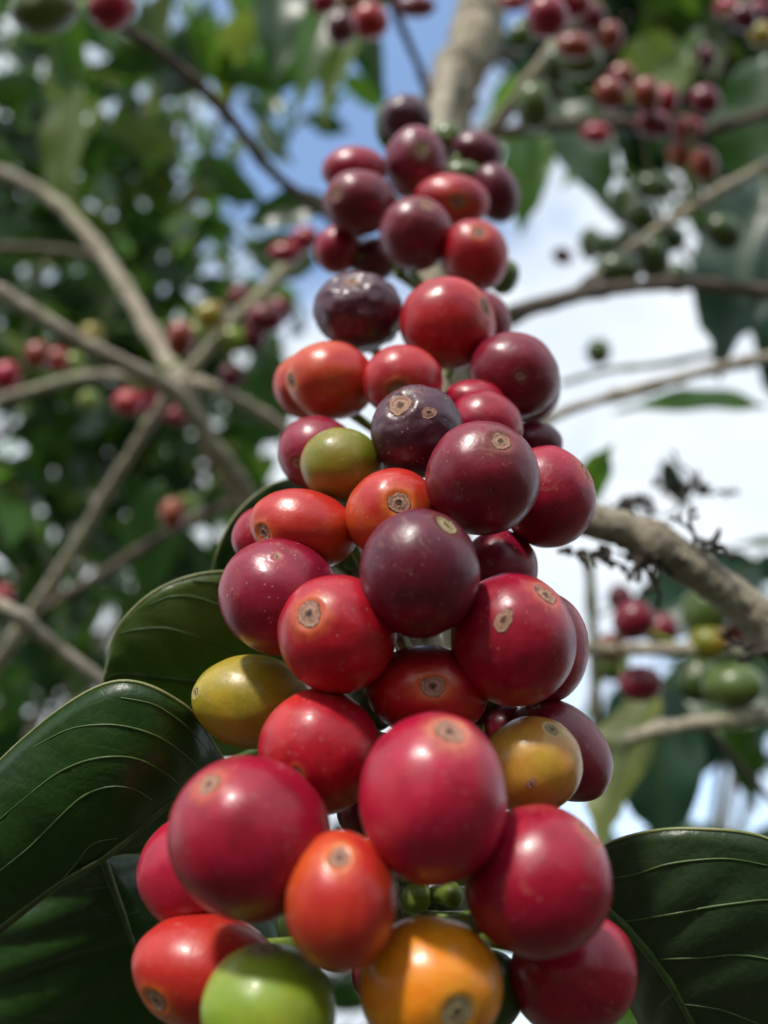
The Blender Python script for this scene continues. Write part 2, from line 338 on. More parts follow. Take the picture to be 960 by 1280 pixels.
# depth order is kept while near cherries are pushed apart so that they touch instead of crossing
zs = [d[5] / 1000 for d in D]
def req(i, j):
    si = math.sqrt(D[i][2] * D[i][3]) / FPX * zs[i]; sj = math.sqrt(D[j][2] * D[j][3]) / FPX * zs[j]
    zm = (zs[i] + zs[j]) / 2
    lat = math.hypot(D[i][0] - D[j][0], D[i][1] - D[j][1]) / FPX * zm
    # radii along the line between the two in the picture
    def rad(k):
        th = math.atan2(D[j][1] - D[i][1], D[j][0] - D[i][0]) - R(D[k][4]); a, b = D[k][2], D[k][3]
        return a * b / math.hypot(b * math.cos(th), a * math.sin(th)) / FPX * zs[k]
    ri, rj = 0.5 * (si + rad(i)), 0.5 * (sj + rad(j))
    need = (0.87 * (ri + rj)) ** 2 - lat ** 2
    return math.sqrt(need) if need > 0 else 0
for it in range(60):
    for i in range(len(D)):
        for j in range(i + 1, len(D)):
            if abs(D[i][0] - D[j][0]) > 190 or abs(D[i][1] - D[j][1]) > 200: continue
            f, b = (i, j) if D[i][5] <= D[j][5] else (j, i)
            g = req(i, j) - (zs[b] - zs[f])
            if g > 0: zs[f] -= 0.12 * g; zs[b] += 0.28 * g
    for i in range(len(D)):
        zs[i] += 0.03 * (D[i][5] / 1000 - zs[i])

STEM_PTS = [(500, 1500, 0.100, 34), (500, 1290, 0.112, 31), (505, 1120, 0.120, 29), (524, 960, 0.130, 27), (520, 800, 0.138, 28), (440, 705, 0.150, 24), (500, 560, 0.165, 22), (556, 470, 0.180, 20), (538, 350, 0.210, 20), (545, 240, 0.250, 17), (550, 150, 0.300, 15), (562, 90, 0.400, 14)]
stem_sm = [P(a[0], a[1], a[2]) for a in cat_rom(STEM_PTS, 8)]

def frame_axes(cx, cy, a, b, tilt, z):
    """two world vectors spanning the silhouette ellipse of an object seen at this place, and the outward (towards camera) direction"""
    c = P(cx, cy, z); ray = (c - CAM).normalized(); cosT = ray.dot(FW)
    off = Vector((cx - 480, -(cy - 640)))
    if off.length < 1: off = Vector((1, 0))
    er = off.normalized(); et = Vector((-er.y, er.x))
    w = RX * er.x + UP * er.y; W = (w - ray * w.dot(ray)).normalized(); T = (RX * et.x + UP * et.y)
    def to3(v): return W * (v.dot(er) * z / FPX * cosT) + T * (v.dot(et) * z / FPX)
    th = R(tilt)
    A = to3(Vector((math.cos(th), -math.sin(th))) * a); B = to3(Vector((math.sin(th), math.cos(th))) * b)
    return c, A, B, -ray

def sphere_mesh(M3, pole, nseg, nring, shrivel, point, seed, groove=0.012, dimp=0.24):
    """vertices of a cherry about the unit vector pole, before the map M3; returns unit-space function"""
    p = pole.normalized(); t = p.orthogonal().normalized(); q = p.cross(t)
    sd = Vector((seed * 3.1, seed * 1.7, seed * 2.3))
    def surf(th, ph):
        s = math.sin(th)
        v = t * (s * math.cos(ph)) + q * (s * math.sin(ph)) + p * math.cos(th)
        r = 1.0
        r -= 0.030 * math.exp(-(th / 0.30) ** 2)                   # flattened crown
        r -= 0.040 * math.exp(-((math.pi - th) / 0.35) ** 2)
        r -= 0.026 / (1 + math.exp((th / dimp - 0.93) / 0.07)) * dimp / 0.24
        r += 0.010 * math.exp(-((th / dimp - 1.18) / 0.22) ** 2)
        r += point * math.exp(-(th / 0.45) ** 2)
        r -= groove * s * (math.cos(ph) ** 8)                       # the faint suture
        r += 0.022 * noise.noise(v * 1.3 + sd) + 0.013 * noise.noise(v * 2.9 + sd)
        if shrivel:
            r -= shrivel * (abs(noise.noise(v * 2.2 + sd)) * 1.3 + 0.6 * abs(noise.noise(v * 4.8 + sd)))
            r -= shrivel * 1.5 * math.exp(-(th / 0.5) ** 2)
        return v * r
    return surf, p, t, q

cherry_n = 0
def build_cherry(cx, cy, a, b, tilt, z, kind, pole_px=None, seg=56, ring=40, label=None, extra=None, group=None, parent_name='coffee_cherry', mat=None):
    global cherry_n
    cherry_n += 1; seed = cherry_n
    extra = extra or {}
    c, A, B, C1 = frame_axes(cx, cy, a, b, tilt, z)
    # the outline of a thick near thing is its tangent cone: push the centre no further
    Cv = C1 * (math.sqrt(A.length * B.length))
    th = R(tilt)
    if pole_px:
        dx, dy = pole_px[0] - cx, -(pole_px[1] - cy)
        ux = (dx * math.cos(th) - dy * math.sin(th)) / a; uy = (dx * math.sin(th) + dy * math.cos(th)) / b
        l = math.hypot(ux, uy)
        if l > 0.97: ux *= 0.97 / l; uy *= 0.97 / l; l = 0.97
        pole = Vector((ux, uy, math.sqrt(1 - l * l)))
    else:
        rr = random.Random(seed)
        pole = Vector((rr.uniform(-.5, .5) + (cx - 520) * 0.006, rr.uniform(-.3, .5), -0.35 - rr.random() * 0.3)).normalized()
    surf, p, t, q = sphere_mesh(None, pole, seg, ring, extra.get('shrivel', 0), extra.get('point', 0), seed, dimp=extra.get('scar', 0.19) * 1.14)
    def M(v): return A * v.x + B * v.y + Cv * v.z
    zax = M(p).normalized(); xax = M(t); xax = (xax - zax * xax.dot(zax)).normalized(); yax = zax.cross(xax)
    Rm = Matrix((xax, yax, zax)).transposed(); Ri = Rm.transposed()
    th0 = extra.get('scar', 0.19) * 1.14
    V = []; F = []; ringa = []
    for i in range(ring + 1):
        e = i / ring; tt = math.pi * (0.35 * e ** 2.2 + 0.65 * e)
        if i == 0: V.append(Ri @ M(surf(0, 0))); ringa.append(0.0); continue
        if i == ring: V.append(Ri @ M(surf(math.pi, 0))); ringa.append(9.0); continue
        for k in range(seg):
            V.append(Ri @ M(surf(tt, 2 * math.pi * k / seg))); ringa.append(min(9.0, tt / th0 - 0.85))
    for k in range(seg): F.append((0, 1 + k, 1 + (k + 1) % seg))
    for i in range(ring - 2):
        for k in range(seg):
            x0 = 1 + i * seg + k; x1 = 1 + i * seg + (k + 1) % seg
            F.append((x0, x0 + seg, x1 + seg, x1))
    last = len(V) - 1
    for k in range(seg): F.append((last, 1 + (ring - 2) * seg + (k + 1) % seg, 1 + (ring - 2) * seg + k))
    ringa = [max(0, min(1.5, r_ * 0.6)) for r_ in ringa]
    if mat is None:
        kk = dict(K[kind]); kk['rough'] = kk.get('rough', 0.33) + 0.09 * noise.noise(Vector((seed * 1.7, 0, 3))); mat = skin_mat('skin_' + kind, seed=seed, **kk)
    ob = mesh_obj(parent_name, V, F, mat, None, {'ring': ringa})
    ob.location = c; ob.rotation_euler = Rm.to_euler()
    tag(ob, label, 'cherry', group)
    # scars
    def scar(pd, size, el, name, mt):
        pp = pd.normalized(); tt_ = pp.orthogonal().normalized(); qq = pp.cross(tt_)
        SV = []; SF = []; SA = []; nr = 12; ns = 28; rnd = random.Random(seed * 7 + int(size * 100))
        def rad_at(v):           # unit-space radius of the skin in direction v
            cth = max(-1, min(1, v.dot(p))); th_ = math.acos(cth)
            w_ = v - p * cth; ph = math.atan2(w_.dot(q), w_.dot(t)) if w_.length > 1e-6 else 0
            return surf(th_, ph)
        for i in range(nr + 1):
            e = i / nr
            for k in range(ns):
                an = 2 * math.pi * k / ns
                wob = 1 + 0.07 * math.sin(2 * an + seed * 1.3) + 0.05 * math.sin(3 * an + seed) + 0.035 * math.sin(7 * an + seed * 2) 
                ang = size * e * wob
                v = (pp + (tt_ * math.cos(an) * el + qq * math.sin(an)) * math.tan(ang)).normalized()
                s_ = rad_at(v)
                h = 0.004
                h += 0.013 * math.exp(-((e - 0.80) / 0.09) ** 2)       # raised rim
                h -= 0.016 * math.exp(-((e - 0.92) / 0.05) ** 2)
                h -= 0.000 + 0.030 * math.exp(-(e / 0.22) ** 2)          # pit
                h += 0.018 * math.exp(-((e - 0.33) / 0.08) ** 2)
                h += 0.016 * noise.noise(v * 30 + Vector((seed, 0, 0))) * (1 if e < 0.9 else 0.3)
                if e < 0.9: h = max(h, 0.004)
                h = h * size / 0.2
                if i == nr: h = -0.004
                SV.append(Ri @ M(s_ * (1 + h))); SA.append(e)
        for i in range(nr):
            for k in range(ns):
                a0 = i * ns + k; a1 = i * ns + (k + 1) % ns
                SF.append((a0, a0 + ns, a1 + ns, a1))
        so = mesh_obj(name, SV, SF, mt, ob, {'ring': SA})
        return so
    if seg >= 40:
        mt = SCAR_G if kind in ('purple', 'olive', 'yellow', 'green', 'amber', 'moss', 'mauve', 'orange') else SCAR
        if extra.get('scar', 1) : scar(pole, th0, 1.0, 'calyx_scar', mt)
        for (sx, sy, ss) in extra.get('extra', []):
            dx, dy = sx - cx, -(sy - cy)
            ux = (dx * math.cos(th) - dy * math.sin(th)) / a; uy = (dx * math.sin(th) + dy * math.cos(th)) / b
            scar(Vector((ux, uy, math.sqrt(max(0.02, 1 - ux * ux - uy * uy)))), ss * 1.1, 1.35, 'blemish', SCAR)
    return ob, c, Rm, M(-p) , A, B, Cv

near = []
for i, d in enumerate(D):
    cx, cy, a, b, tilt, z0, kind, pole, ex, lab = d
    a *= 1.10 if i < 18 else 1.055; b *= 1.10 if i < 18 else 1.055
    ob, c, Rm, foot, A, B, Cv = build_cherry(cx, cy, a, b, tilt, zs[i], kind, pole, 64, 48, lab, ex, 'ripening cherries on the near bunch')
    # stalk from the far pole to the stem
    f = c + foot * 0.93
    q = min(stem_sm, key=lambda s: (s - f).length)
    dirn = foot.normalized(); mid = f + dirn * 0.002
    n = 7; path = []
    for k in range(n + 1):
        t = k / n
        path.append(f * (1 - t) ** 2 + (mid + (q - f) * 0.3) * 2 * t * (1 - t) + q * t * t)
    V, F, Aa = tube_geo(path, [0.0012 - 0.0003 * k / n for k in range(n + 1)], 8, 0.1)
    Ri = Rm.transposed()
    mesh_obj('stalk', [Ri @ (v - c) for v in V], F, STALK, ob)

# ------------------------------------------------------------------ near stem with nodes and unripe buds
stem, spath, srad = limb('coffee_branch', STEM_PTS, BARK, 24, 16, 0.10, 0.028, freq=900)
tag(stem, 'pale brown bark branch running up through the near cherry bunch', 'branch')
for i, (x, y, z, r) in enumerate([(522, 1122, 0.106, 20), (565, 1118, 0.104, 15), (590, 1150, 0.108, 13), (512, 1092, 0.112, 14), (598, 1100, 0.112, 11), (505, 712, 0.128, 8), (500, 343, 0.197, 8), (640, 1165, 0.11, 10)]):
    # swollen stalk bases / pin-head fruits that never filled
    c = P(x, y, z); rr = r / FPX * z
    q = min(stem_sm, key=lambda s: (s - c).length)
    ax = (c - q).normalized()
    path = [q, q.lerp(c, .5), c - ax * rr * 0.6, c, c + ax * rr * 0.7, c + ax * rr * 1.0]
    V, F, A = tube_geo(path, [rr * .45, rr * .5, rr * .8, rr, rr * .75, rr * .25], 14, 0.25, freq=500)
    o = mesh_obj('fruit_stub', V, F, STALK, stem, {'along': A}); o.matrix_parent_inverse = Matrix.Translation(stem.location).inverted()

# ------------------------------------------------------------------ leaves
def leaf_surface(name, mid, lo, hi, mat, label, vein_mat=VEIN, nveins=7, bulge=0.0, lit_rim=True, group=None, midrib_r=0.0011, wavy=0.0, sweep=1.25, veins=None):
    """mid, lo, hi: control points (x px, y px, depth m) of midrib and both margins, same count"""
    n = 10
    pm = [P(*a) for a in cat_rom(mid, n)]; pl = [P(*a) for a in cat_rom(lo, n)]; ph = [P(*a) for a in cat_rom(hi, n)]
    o0 = pm[0].copy(); rows = len(pm); W = 10; V = []; F = []
    def pt(i, s):                     # s in -1..1
        i = max(0, min(rows - 1.001, i)); i0 = int(i); f = i - i0
        m = pm[i0].lerp(pm[i0 + 1], f); e = (pl if s < 0 else ph); e = e[i0].lerp(e[i0 + 1], f)
        d = e - m; t = (pm[min(i0 + 1, rows - 1)] - pm[max(i0 - 1, 0)]).normalized()
        nn = d.cross(t); nn = nn.normalized() if nn.length > 1e-9 else Vector((0, 0, 0))
        if nn.dot(FW) > 0: nn = -nn
        a = abs(s)
        bump = bulge * math.sin(math.pi * a) * d.length
        ripple = wavy * d.length * a * a * math.sin(i * 0.55 + (1.5 if s > 0 else 0))
        puff = 0.035 * d.length * abs(math.sin(math.pi * ((i / (rows - 1)) * nveins - a * 1.2))) * math.sin(math.pi * min(1, a + .05))
        return m + d * a + nn * (bump + ripple + puff)
    for i in range(rows):
        for k in range(-W, W + 1): V.append(pt(i, k / W))
    w = 2 * W + 1
    for i in range(rows - 1):
        for k in range(w - 1):
            a = i * w + k; F.append((a, a + 1, a + w + 1, a + w))
    root = mesh_obj(name, [v - o0 for v in V], F, mat); root.location = o0
    so = root.modifiers.new('thickness', 'SOLIDIFY'); so.thickness = 0.00035; so.offset = 0
    tag(root, label, 'leaf', group)
    # midrib
    r = [midrib_r * (1 - 0.75 * i / (rows - 1)) for i in range(rows)]
    Vt, Ft, At = tube_geo([p - o0 for p in pm], r, 8)
    mesh_obj('midrib', Vt, Ft, vein_mat, root)
    Vt, Ft = [], []
    if veins:
        from mathutils.bvhtree import BVHTree
        bv = BVHTree.FromPolygons(V, F)
        for vc in veins:
            path = []
            for q in cat_rom(vc, 8):
                hit = bv.ray_cast(CAM, (P(q[0], q[1], 1) - CAM).normalized())
                if hit[0] is not None: path.append(hit[0] - o0 + (CAM - hit[0]).normalized() * 0.00020)
            if len(path) > 3:
                m_ = len(path)
                tube_geo(path, [midrib_r * 0.17 * (0.45 + 0.55 * math.sin(math.pi * (0.06 + 0.88 * k / (m_ - 1)))) for k in range(m_)], 6, 0, Vt, Ft)
    for j in range(0 if veins else nveins):
        i0 = (j + 0.35) / nveins * (rows - 1) * 0.92
        for sgn in (-1, 1):
            path = []
            for k in range(11):
                s = k / 10 * 0.93
                path.append(pt(i0 + s ** 1.6 * rows / nveins * sweep, sgn * s) - o0)
            tube_geo(path, [midrib_r * 0.30 * (1 - 0.7 * k / 10) for k in range(11)], 6, 0, Vt, Ft)
    mesh_obj('side_veins', Vt, Ft, vein_mat, root)
    if lit_rim:
        Vt, Ft = [], []
        for e in (-1, 1):
            tube_geo([pt(i, e) - o0 for i in range(rows)], [0.00028] * rows, 6, 0, Vt, Ft)
        mesh_obj('sunlit_rim', Vt, Ft, LIT_RIM, root)  # thin pale tube drawn for the sunlit edge of the blade
    return root

leaf_surface('coffee_leaf',
    [(345, 930, .138), (262, 968, .130), (205, 1008, .124), (135, 1068, .120), (50, 1120, .122), (-90, 1235, .13)],
    [(330, 1010, .136), (270, 1040, .140), (215, 1065, .138), (136, 1070, .1205), (52, 1124, .123), (-88, 1240, .131)],
    [(300, 985, .136), (276, 945, .130), (228, 880, .122), (140, 853, .120), (28, 925, .122), (-100, 1060, .13)],
    LEAFD, 'large dark green leaf with sunlit rim curling over at far left', nveins=7, bulge=0.10, veins=[[(-30,1050),(37,993),(75,965),(112,950),(150,946),(180,952),(210,969),(228,985)],[(40,935),(86,912),(127,906),(161,909),(195,920),(225,939),(254,966)],[(-25,1110),(2,1087),(37,1059),(75,1021),(105,995),(135,984),(165,986),(190,1000)],[(-30,1180),(0,1160),(56,1122),(94,1081),(116,1055),(148,1048)],[(150,872),(190,880),(220,898),(245,920),(266,950)]])
leaf_surface('coffee_leaf',
    [(126, 1064, .128), (140, 1105, .131), (158, 1155, .134), (172, 1200, .137), (190, 1290, .142), (215, 1400, .148)],
    [(118, 1068, .131), (20, 1090, .150), (-60, 1150, .155), (-110, 1230, .16), (-90, 1330, .16), (150, 1420, .155)],
    [(132, 1062, .132), (210, 1040, .150), (300, 1080, .158), (350, 1160, .162), (370, 1280, .165), (250, 1420, .155)],
    LEAFD, 'shadowed dark leaf with thin midrib filling the bottom left corner', nveins=6, bulge=0.04, lit_rim=False, midrib_r=0.0007)
leaf_surface('coffee_leaf',
    [(430, 880, .155), (340, 862, .148), (260, 853, .142), (195, 846, .138), (150, 842, .137), (130, 850, .138)],
    [(425, 885, .158), (350, 930, .158), (270, 945, .155), (200, 930, .150), (150, 900, .145), (130, 852, .139)],
    [(425, 870, .158), (370, 742, .148), (285, 715, .140), (205, 733, .137), (150, 782, .136), (131, 846, .138)],
    LEAFM, 'olive green leaf with pale curved veins behind the yellow cherry', nveins=6, bulge=0.06, midrib_r=0.0009, veins=[[(136,800),(148,793),(170,787),(205,785),(234,792),(262,803),(319,826)],[(138,849),(149,842),(177,842),(212,849),(248,853),(290,862)],[(185,757),(212,746),(241,746),(276,757),(330,780)],[(240,726),(270,728),(310,740)]])
leaf_surface('coffee_leaf',
    [(470, 640, .175), (400, 655, .168), (340, 680, .160), (300, 705, .155), (272, 735, .153), (255, 775, .155)],
    [(468, 645, .178), (420, 720, .172), (370, 760, .168), (325, 775, .163), (285, 785, .160), (256, 778, .156)],
    [(466, 632, .178), (405, 598, .170), (345, 604, .158), (298, 640, .153), (272, 690, .151), (255, 770, .155)],
    LEAFD, 'small dark leaf with sunlit edge peeking out left of the long streaked cherry', nveins=5, bulge=0.08, midrib_r=0.0008)
leaf_surface('coffee_leaf',
    [(725, 1112, .128), (765, 1142, .125), (805, 1183, .123), (842, 1235, .122), (880, 1310, .123), (930, 1420, .128)],
    [(722, 1118, .131), (738, 1170, .134), (760, 1215, .135), (790, 1262, .134), (830, 1330, .133), (920, 1425, .13)],
    [(730, 1100, .130), (760, 1055, .126), (860, 1036, .120), (985, 1062, .118), (1060, 1190, .120), (960, 1420, .128)],
    LEAFG, 'broad grey green leaf with pale veins at the lower right', nveins=7, bulge=0.05, midrib_r=0.0012, veins=[[(745,1102),(760,1099),(795,1093),(832,1081),(874,1075),(915,1074),(960,1082)],[(765,1152),(788,1151),(832,1144),(880,1135),(922,1129),(960,1125),(1000,1130)],[(810,1201),(832,1199),(880,1197),(922,1194),(960,1199),(1000,1212)],[(812,1290),(819,1280),(826,1259),(845,1240)],[(850,1255),(900,1262),(960,1285)]])

# generic leaf of real size between two world points
def blade_geo(base, tip, width, roll, V, F, rows=9, W=2, curl=0.12, sd=0.0):
    ax = tip - base; ln = ax.length; ax.normalize()
    side = ax.orthogonal().normalized(); nn = ax.cross(side)
    cs, sn = math.cos(roll), math.sin(roll); side, nn = side * cs + nn * sn, nn * cs - side * sn
    b0 = len(V)
    for i in range(rows):
        t = i / (rows - 1)
        wd = width * 0.5 * (math.sin(math.pi * min(1, t ** 0.85)) ** 0.8) * (1 - 0.25 * t) * 1.12
        if t > 0.82: wd = min(wd, width * 0.5 * (1 - t) * 1.6 + 0.0006)
        m = base + ax * (ln * t) + nn * (-curl * ln * (t - 0.5) ** 2 * 2)
        for k in range(-W, W + 1):
            s = k / W
            V.append(m + side * (wd * s) + nn * (abs(s) * wd * 0.28 + 0.05 * width * math.sin(t * 16 + sd + (2 if s > 0 else 0)) * abs(s)))
    w = 2 * W + 1
    for i in range(rows - 1):
        for k in range(w - 1):
            a = b0 + i * w + k; F.append((a, a + 1, a + w + 1, a + w))
def placed_leaf(x0, y0, z0, x1, y1, z1, wpx, roll, mat, label, curl=0.1, group=None):
    a, b = P(x0, y0, z0), P(x1, y1, z1); V, F = [], []
    # roll measured from facing the camera
    ax = (b - a).normalized(); side = ax.orthogonal().normalized(); nn = ax.cross(side)
    view = (CAM - a).normalized(); base_roll = math.atan2(-view.dot(side), view.dot(nn))
    blade_geo(Vector((0, 0, 0)), b - a, wpx / FPX * (z0 + z1) / 2, base_roll + roll, V, F, 19, 5, curl, x0)
    o = mesh_obj('coffee_leaf', V, F, mat); o.location = a
    tag(o, label, 'leaf', group)
    w = 11
    path = [V[i * w + 5] - Vector((0, 0, 0)) for i in range(19)]
    Vt, Ft, At = tube_geo(path, [0.0014 * (1 - .8 * i / 18) for i in range(19)], 6)
    mesh_obj('midrib', Vt, Ft, VEIN, o)
    return o
BGD = leaf_mat('leaf_far_dark', (0.014, 0.043, 0.013), (0.024, 0.062, 0.018), (0.06, 0.16, 0.02), 0.28, 0.36, 0.4)
BGM = leaf_mat('leaf_far_mid', (0.035, 0.09, 0.025), (0.06, 0.125, 0.03), (0.16, 0.34, 0.03), 0.40, 0.36, 0.4)
BGY = leaf_mat('leaf_far_olive', (0.07, 0.11, 0.03), (0.12, 0.15, 0.04), (0.26, 0.36, 0.05), 0.42, 0.4, 0.4)
BGB = leaf_mat('leaf_far_blue', (0.014, 0.042, 0.028), (0.024, 0.060, 0.034), (0.03, 0.10, 0.04), 0.20, 0.42, 0.4)
LV = [
 (668, 150, .62, 650, 292, .60, 66, .2, BGM, 'green leaf hanging below the fork at right of the bunch top'),
 (700, 120, .60, 762, 262, .57, 74, -.3, BGD, 'dark pointed leaf hanging over the pale sky, right of the fork'),
 (960, 205, .46, 895, 470, .44, 120, .25, BGB, 'long dark blue green leaf hanging at the right edge'),
 (1010, 230, .52, 990, 560, .50, 130, -.2, BGB, 'dark leaf cut by the right edge beside the long hanging one'),
 (960, 500, .50, 770, 508, .48, 46, .9, BGM, 'bright green narrow leaf below the thin right branch'),
 (700, 640, .42, 768, 555, .40, 55, .5, BGM, 'small upright green leaf above the lichen branch'),
 (1010, 676, .5, 915, 680, .5, 18, .8, BGM, 'thin green leaf tip entering at right edge'),
 (812, 858, .34, 738, 1065, .31, 92, .7, LEAF_BACKLIT, 'pale yellow green backlit leaf hanging behind the maroon cherry'),
 (820, 850, .37, 828, 1075, .35, 110, .1, BGB, 'dark green leaf hanging above the broad lower right leaf'),
 (950, 700, .45, 770, 800, .45, 110, .3, BGB, 'dark leaf behind the lichen branch and its dry stalks'),
 (1000, 820, .5, 800, 900, .5, 120, .3, BGD, 'dark leaf behind the right hand cherry cluster'),
 (700, 1290, .30, 900, 1270, .28, 80, .4, BGM, 'green leaf below the shiny red cherry at the bottom'),
 (430, -60, .55, 365, 145, .52, 50, .3, BGM, 'narrow grey green leaf hanging at top left of centre'),
 (470, -60, .55, 395, 160, .52, 62, .8, BGY, 'yellowish leaf with bright midrib hanging near the top centre'),
 (350, -50, .60, 345, 110, .58, 60, .0, BGD, 'dark hanging leaf left of the yellowish one'),
 (440, 0, .6, 480, 125, .6, 44, .3, BGD, 'dark leaf tip between the yellowish leaf and the top cherries'),
 (290, 90, .70, 385, 100, .70, 40, .2, BGD, 'dark leaf lying level beside the slanting twig'),
 (320, 150, .62, 364, 205, .60, 34, .3, BGD, 'little dark leaf against the blue sky patch'),
 (240, 195, .6, 335, 260, .6, 46, .2, BGD, 'dark leaf below the slanting twig, above the pale gap'),
 (410, 250, .42, 300, 280, .42, 50, .5, BGD, 'dark leaf touching the slanting twig left of the maroon cherry'),
 (395, 330, .6, 300, 310, .6, 60, .2, BGD, 'dark leaf behind the small red pair'),
 (330, 430, .5, 352, 560, .5, 56, .2, BGD, 'dark leaf hanging left of the wide orange red cherry'),
 (200, 600, .6, 180, 760, .6, 70, .2, BGD, 'dark leaf below the branch crossing on the left'),
 (90, 100, .8, 80, 280, .8, 80, .9, BGY, 'pale streaky leaf in the upper left'),
 (830, 575, .6, 862, 640, .6, 36, .6, BGB, 'small dark leaf above the dry stalks on right'),
 (860, 60, .7, 760, 130, .7, 90, .3, BGY, 'olive leaf among the upper right cherries'),
 (960, 60, .6, 930, 250, .6, 110, .3, BGD, 'dull green leaf at the upper right edge'),
]
for l in LV: placed_leaf(*l[:10], group='single leaves behind the bunch')

# ------------------------------------------------------------------ background branches
BR = [
 ('coffee_trunk', [(640, -160, .70, 36), (606, -10, .62, 35), (590, 60, .58, 31), (563, 120, .56, 34), (566, 230, .56, 24), (570, 480, .60, 22), (560, 1000, .70, 22)], BARK_FAR, 'thick pale brown trunk rising behind the top of the bunch', .03),
 ('coffee_branch', [(480, -40, .42, 7), (497, 20, .43, 7), (520, 75, .45, 7), (548, 150, .5, 7)], BARK_DARK, 'thin dark twig slanting down to the pale trunk at top', .04),
 ('coffee_branch', [(575, 190, .54, 14), (620, 155, .52, 14), (660, 105, .50, 13), (695, 55, .50, 13), (740, -30, .50, 12)], BARK_FAR, 'pale branch forking up to the right from the trunk', .04),
 ('coffee_branch', [(565, 200, .56, 12), (600, 90, .6, 11), (660, 50, .62, 9), (700, -40, .62, 8)], BARK_DARK, 'darker branch rising beside the pale fork at top', .04),
 ('coffee_branch', [(580, 175, .58, 11), (680, 158, .56, 11), (780, 155, .55, 12), (870, 165, .55, 11), (990, 130, .55, 10)], BARK_DARK, 'brown branch carrying the upper right rusty cherries', .04),
 ('coffee_branch', [(60, -60, .30, 8), (130, 15, .31, 9), (210, 72, .33, 9), (285, 145, .35, 10), (340, 215, .38, 9), (405, 265, .42, 11), (470, 320, .47, 10)], BARK_DARK, 'slanting brown twig crossing the upper left to the bunch', .045),
 ('coffee_branch', [(-60, 335, .36, 13), (20, 378, .37, 13), (110, 432, .38, 13), (212, 487, .40, 16), (262, 550, .42, 12), (310, 615, .45, 13), (340, 700, .48, 12)], BARK_FAR, 'brown branch bending down through the crossing on the left', .045),
 ('coffee_branch', [(-40, 200, .55, 11), (60, 245, .55, 11), (130, 320, .52, 13), (180, 400, .48, 14), (232, 490, .44, 17), (270, 570, .46, 17), (310, 650, .48, 16), (330, 760, .5, 14)], BARK_FAR, 'long pale branch curving from the left edge down to the small leaf', .05),
 ('coffee_branch', [(380, 310, .48, 13), (330, 365, .46, 12), (280, 415, .45, 10), (235, 465, .44, 9), (215, 490, .43, 9)], BARK_FAR, 'straight pale twig rising right from the crossing', .04),
 ('coffee_branch', [(215, 485, .42, 8), (180, 540, .43, 9), (130, 620, .44, 9), (90, 690, .45, 10), (30, 780, .46, 12), (-40, 880, .48, 13)], BARK_FAR, 'pale twig running down left from the crossing', .05),
 ('coffee_branch', [(-40, 510, .5, 8), (60, 482, .5, 8), (120, 470, .48, 9), (230, 475, .44, 11), (300, 500, .44, 9), (370, 545, .45, 9), (450, 600, .46, 8)], BARK_FAR, 'pale branch passing level through the crossing', .04),
 ('coffee_branch', [(-40, 735, .30, 12), (10, 762, .30, 13), (60, 800, .31, 11), (125, 850, .32, 12), (200, 900, .34, 12)], BARK_FAR, 'grey twig behind the rim of the big left leaf', .05),
 ('coffee_branch', [(40, 770, .5, 9), (140, 710, .5, 9), (220, 660, .5, 9), (300, 625, .5, 9)], BARK_DARK, 'faint brown twig crossing lower left foliage', .05),
 ('coffee_branch', [(-30, 310, .7, 8), (60, 312, .7, 8), (140, 325, .7, 8)], BARK_DARK, 'faint level twig far back on the left', .05),
 ('coffee_branch', [(590, 440, .36, 13), (640, 395, .36, 15), (700, 375, .37, 14), (760, 362, .38, 12), (840, 355, .40, 12), (900, 358, .41, 12), (1000, 372, .42, 11)], BARK_DARK, 'dark branch arching across the sky on the right', .05),
 ('coffee_branch', [(700, 378, .40, 9), (750, 342, .40, 9), (800, 302, .41, 9), (860, 262, .42, 10), (910, 232, .43, 9), (1000, 185, .45, 9)], BARK_FAR, 'brown twig with green fruits rising to the right edge', .035),
 ('coffee_branch', [(640, 560, .33, 8), (690, 522, .34, 9), (750, 500, .35, 9), (800, 487, .36, 12), (860, 470, .37, 9), (920, 455, .38, 11), (1000, 440, .4, 9)], BARK_FAR, 'light brown branch below the arching dark one', .04),
 ('coffee_branch', [(700, 480, .5, 3.5), (760, 463, .5, 3.5), (830, 455, .5, 4), (900, 440, .5, 4)], TWIG_GREEN, 'thin green twig above the light brown branch', .03),
 ('coffee_branch', [(560, 640, .21, 20), (660, 635, .195, 21), (740, 651, .19, 22), (795, 669, .19, 23), (846, 697, .19, 26), (900, 734, .19, 24), (960, 782, .19, 27), (1040, 850, .19, 28)], BARK, 'thick lichen covered branch on the right with dry stalks', .036),
 ('coffee_branch', [(700, 810, .33, 11), (760, 812, .32, 12), (830, 812, .32, 11), (900, 812, .32, 13), (1000, 815, .33, 12)], BARK_FAR, 'level branch carrying the lower right cherries', .03),
 ('coffee_branch', [(780, 925, .30, 12), (830, 910, .30, 13), (890, 902, .30, 12), (935, 895, .30, 14), (1010, 892, .30, 13)], BARK_FAR, 'short pale branch above the sky gap at right', .03),
 ('coffee_branch', [(880, 905, .32, 5), (915, 945, .33, 5), (950, 985, .34, 6), (1000, 1040, .35, 6)], BARK_DARK, 'thin dark twig sloping across the lower right sky', .03),
 ('coffee_branch', [(735, 690, .4, 6), (742, 800, .4, 6), (745, 900, .4, 7), (750, 1050, .4, 7)], TWIG_GREEN, 'upright greenish twig behind the right edge of the bunch', .05),
]
limbs = {}
tree0 = None; BPTS = []
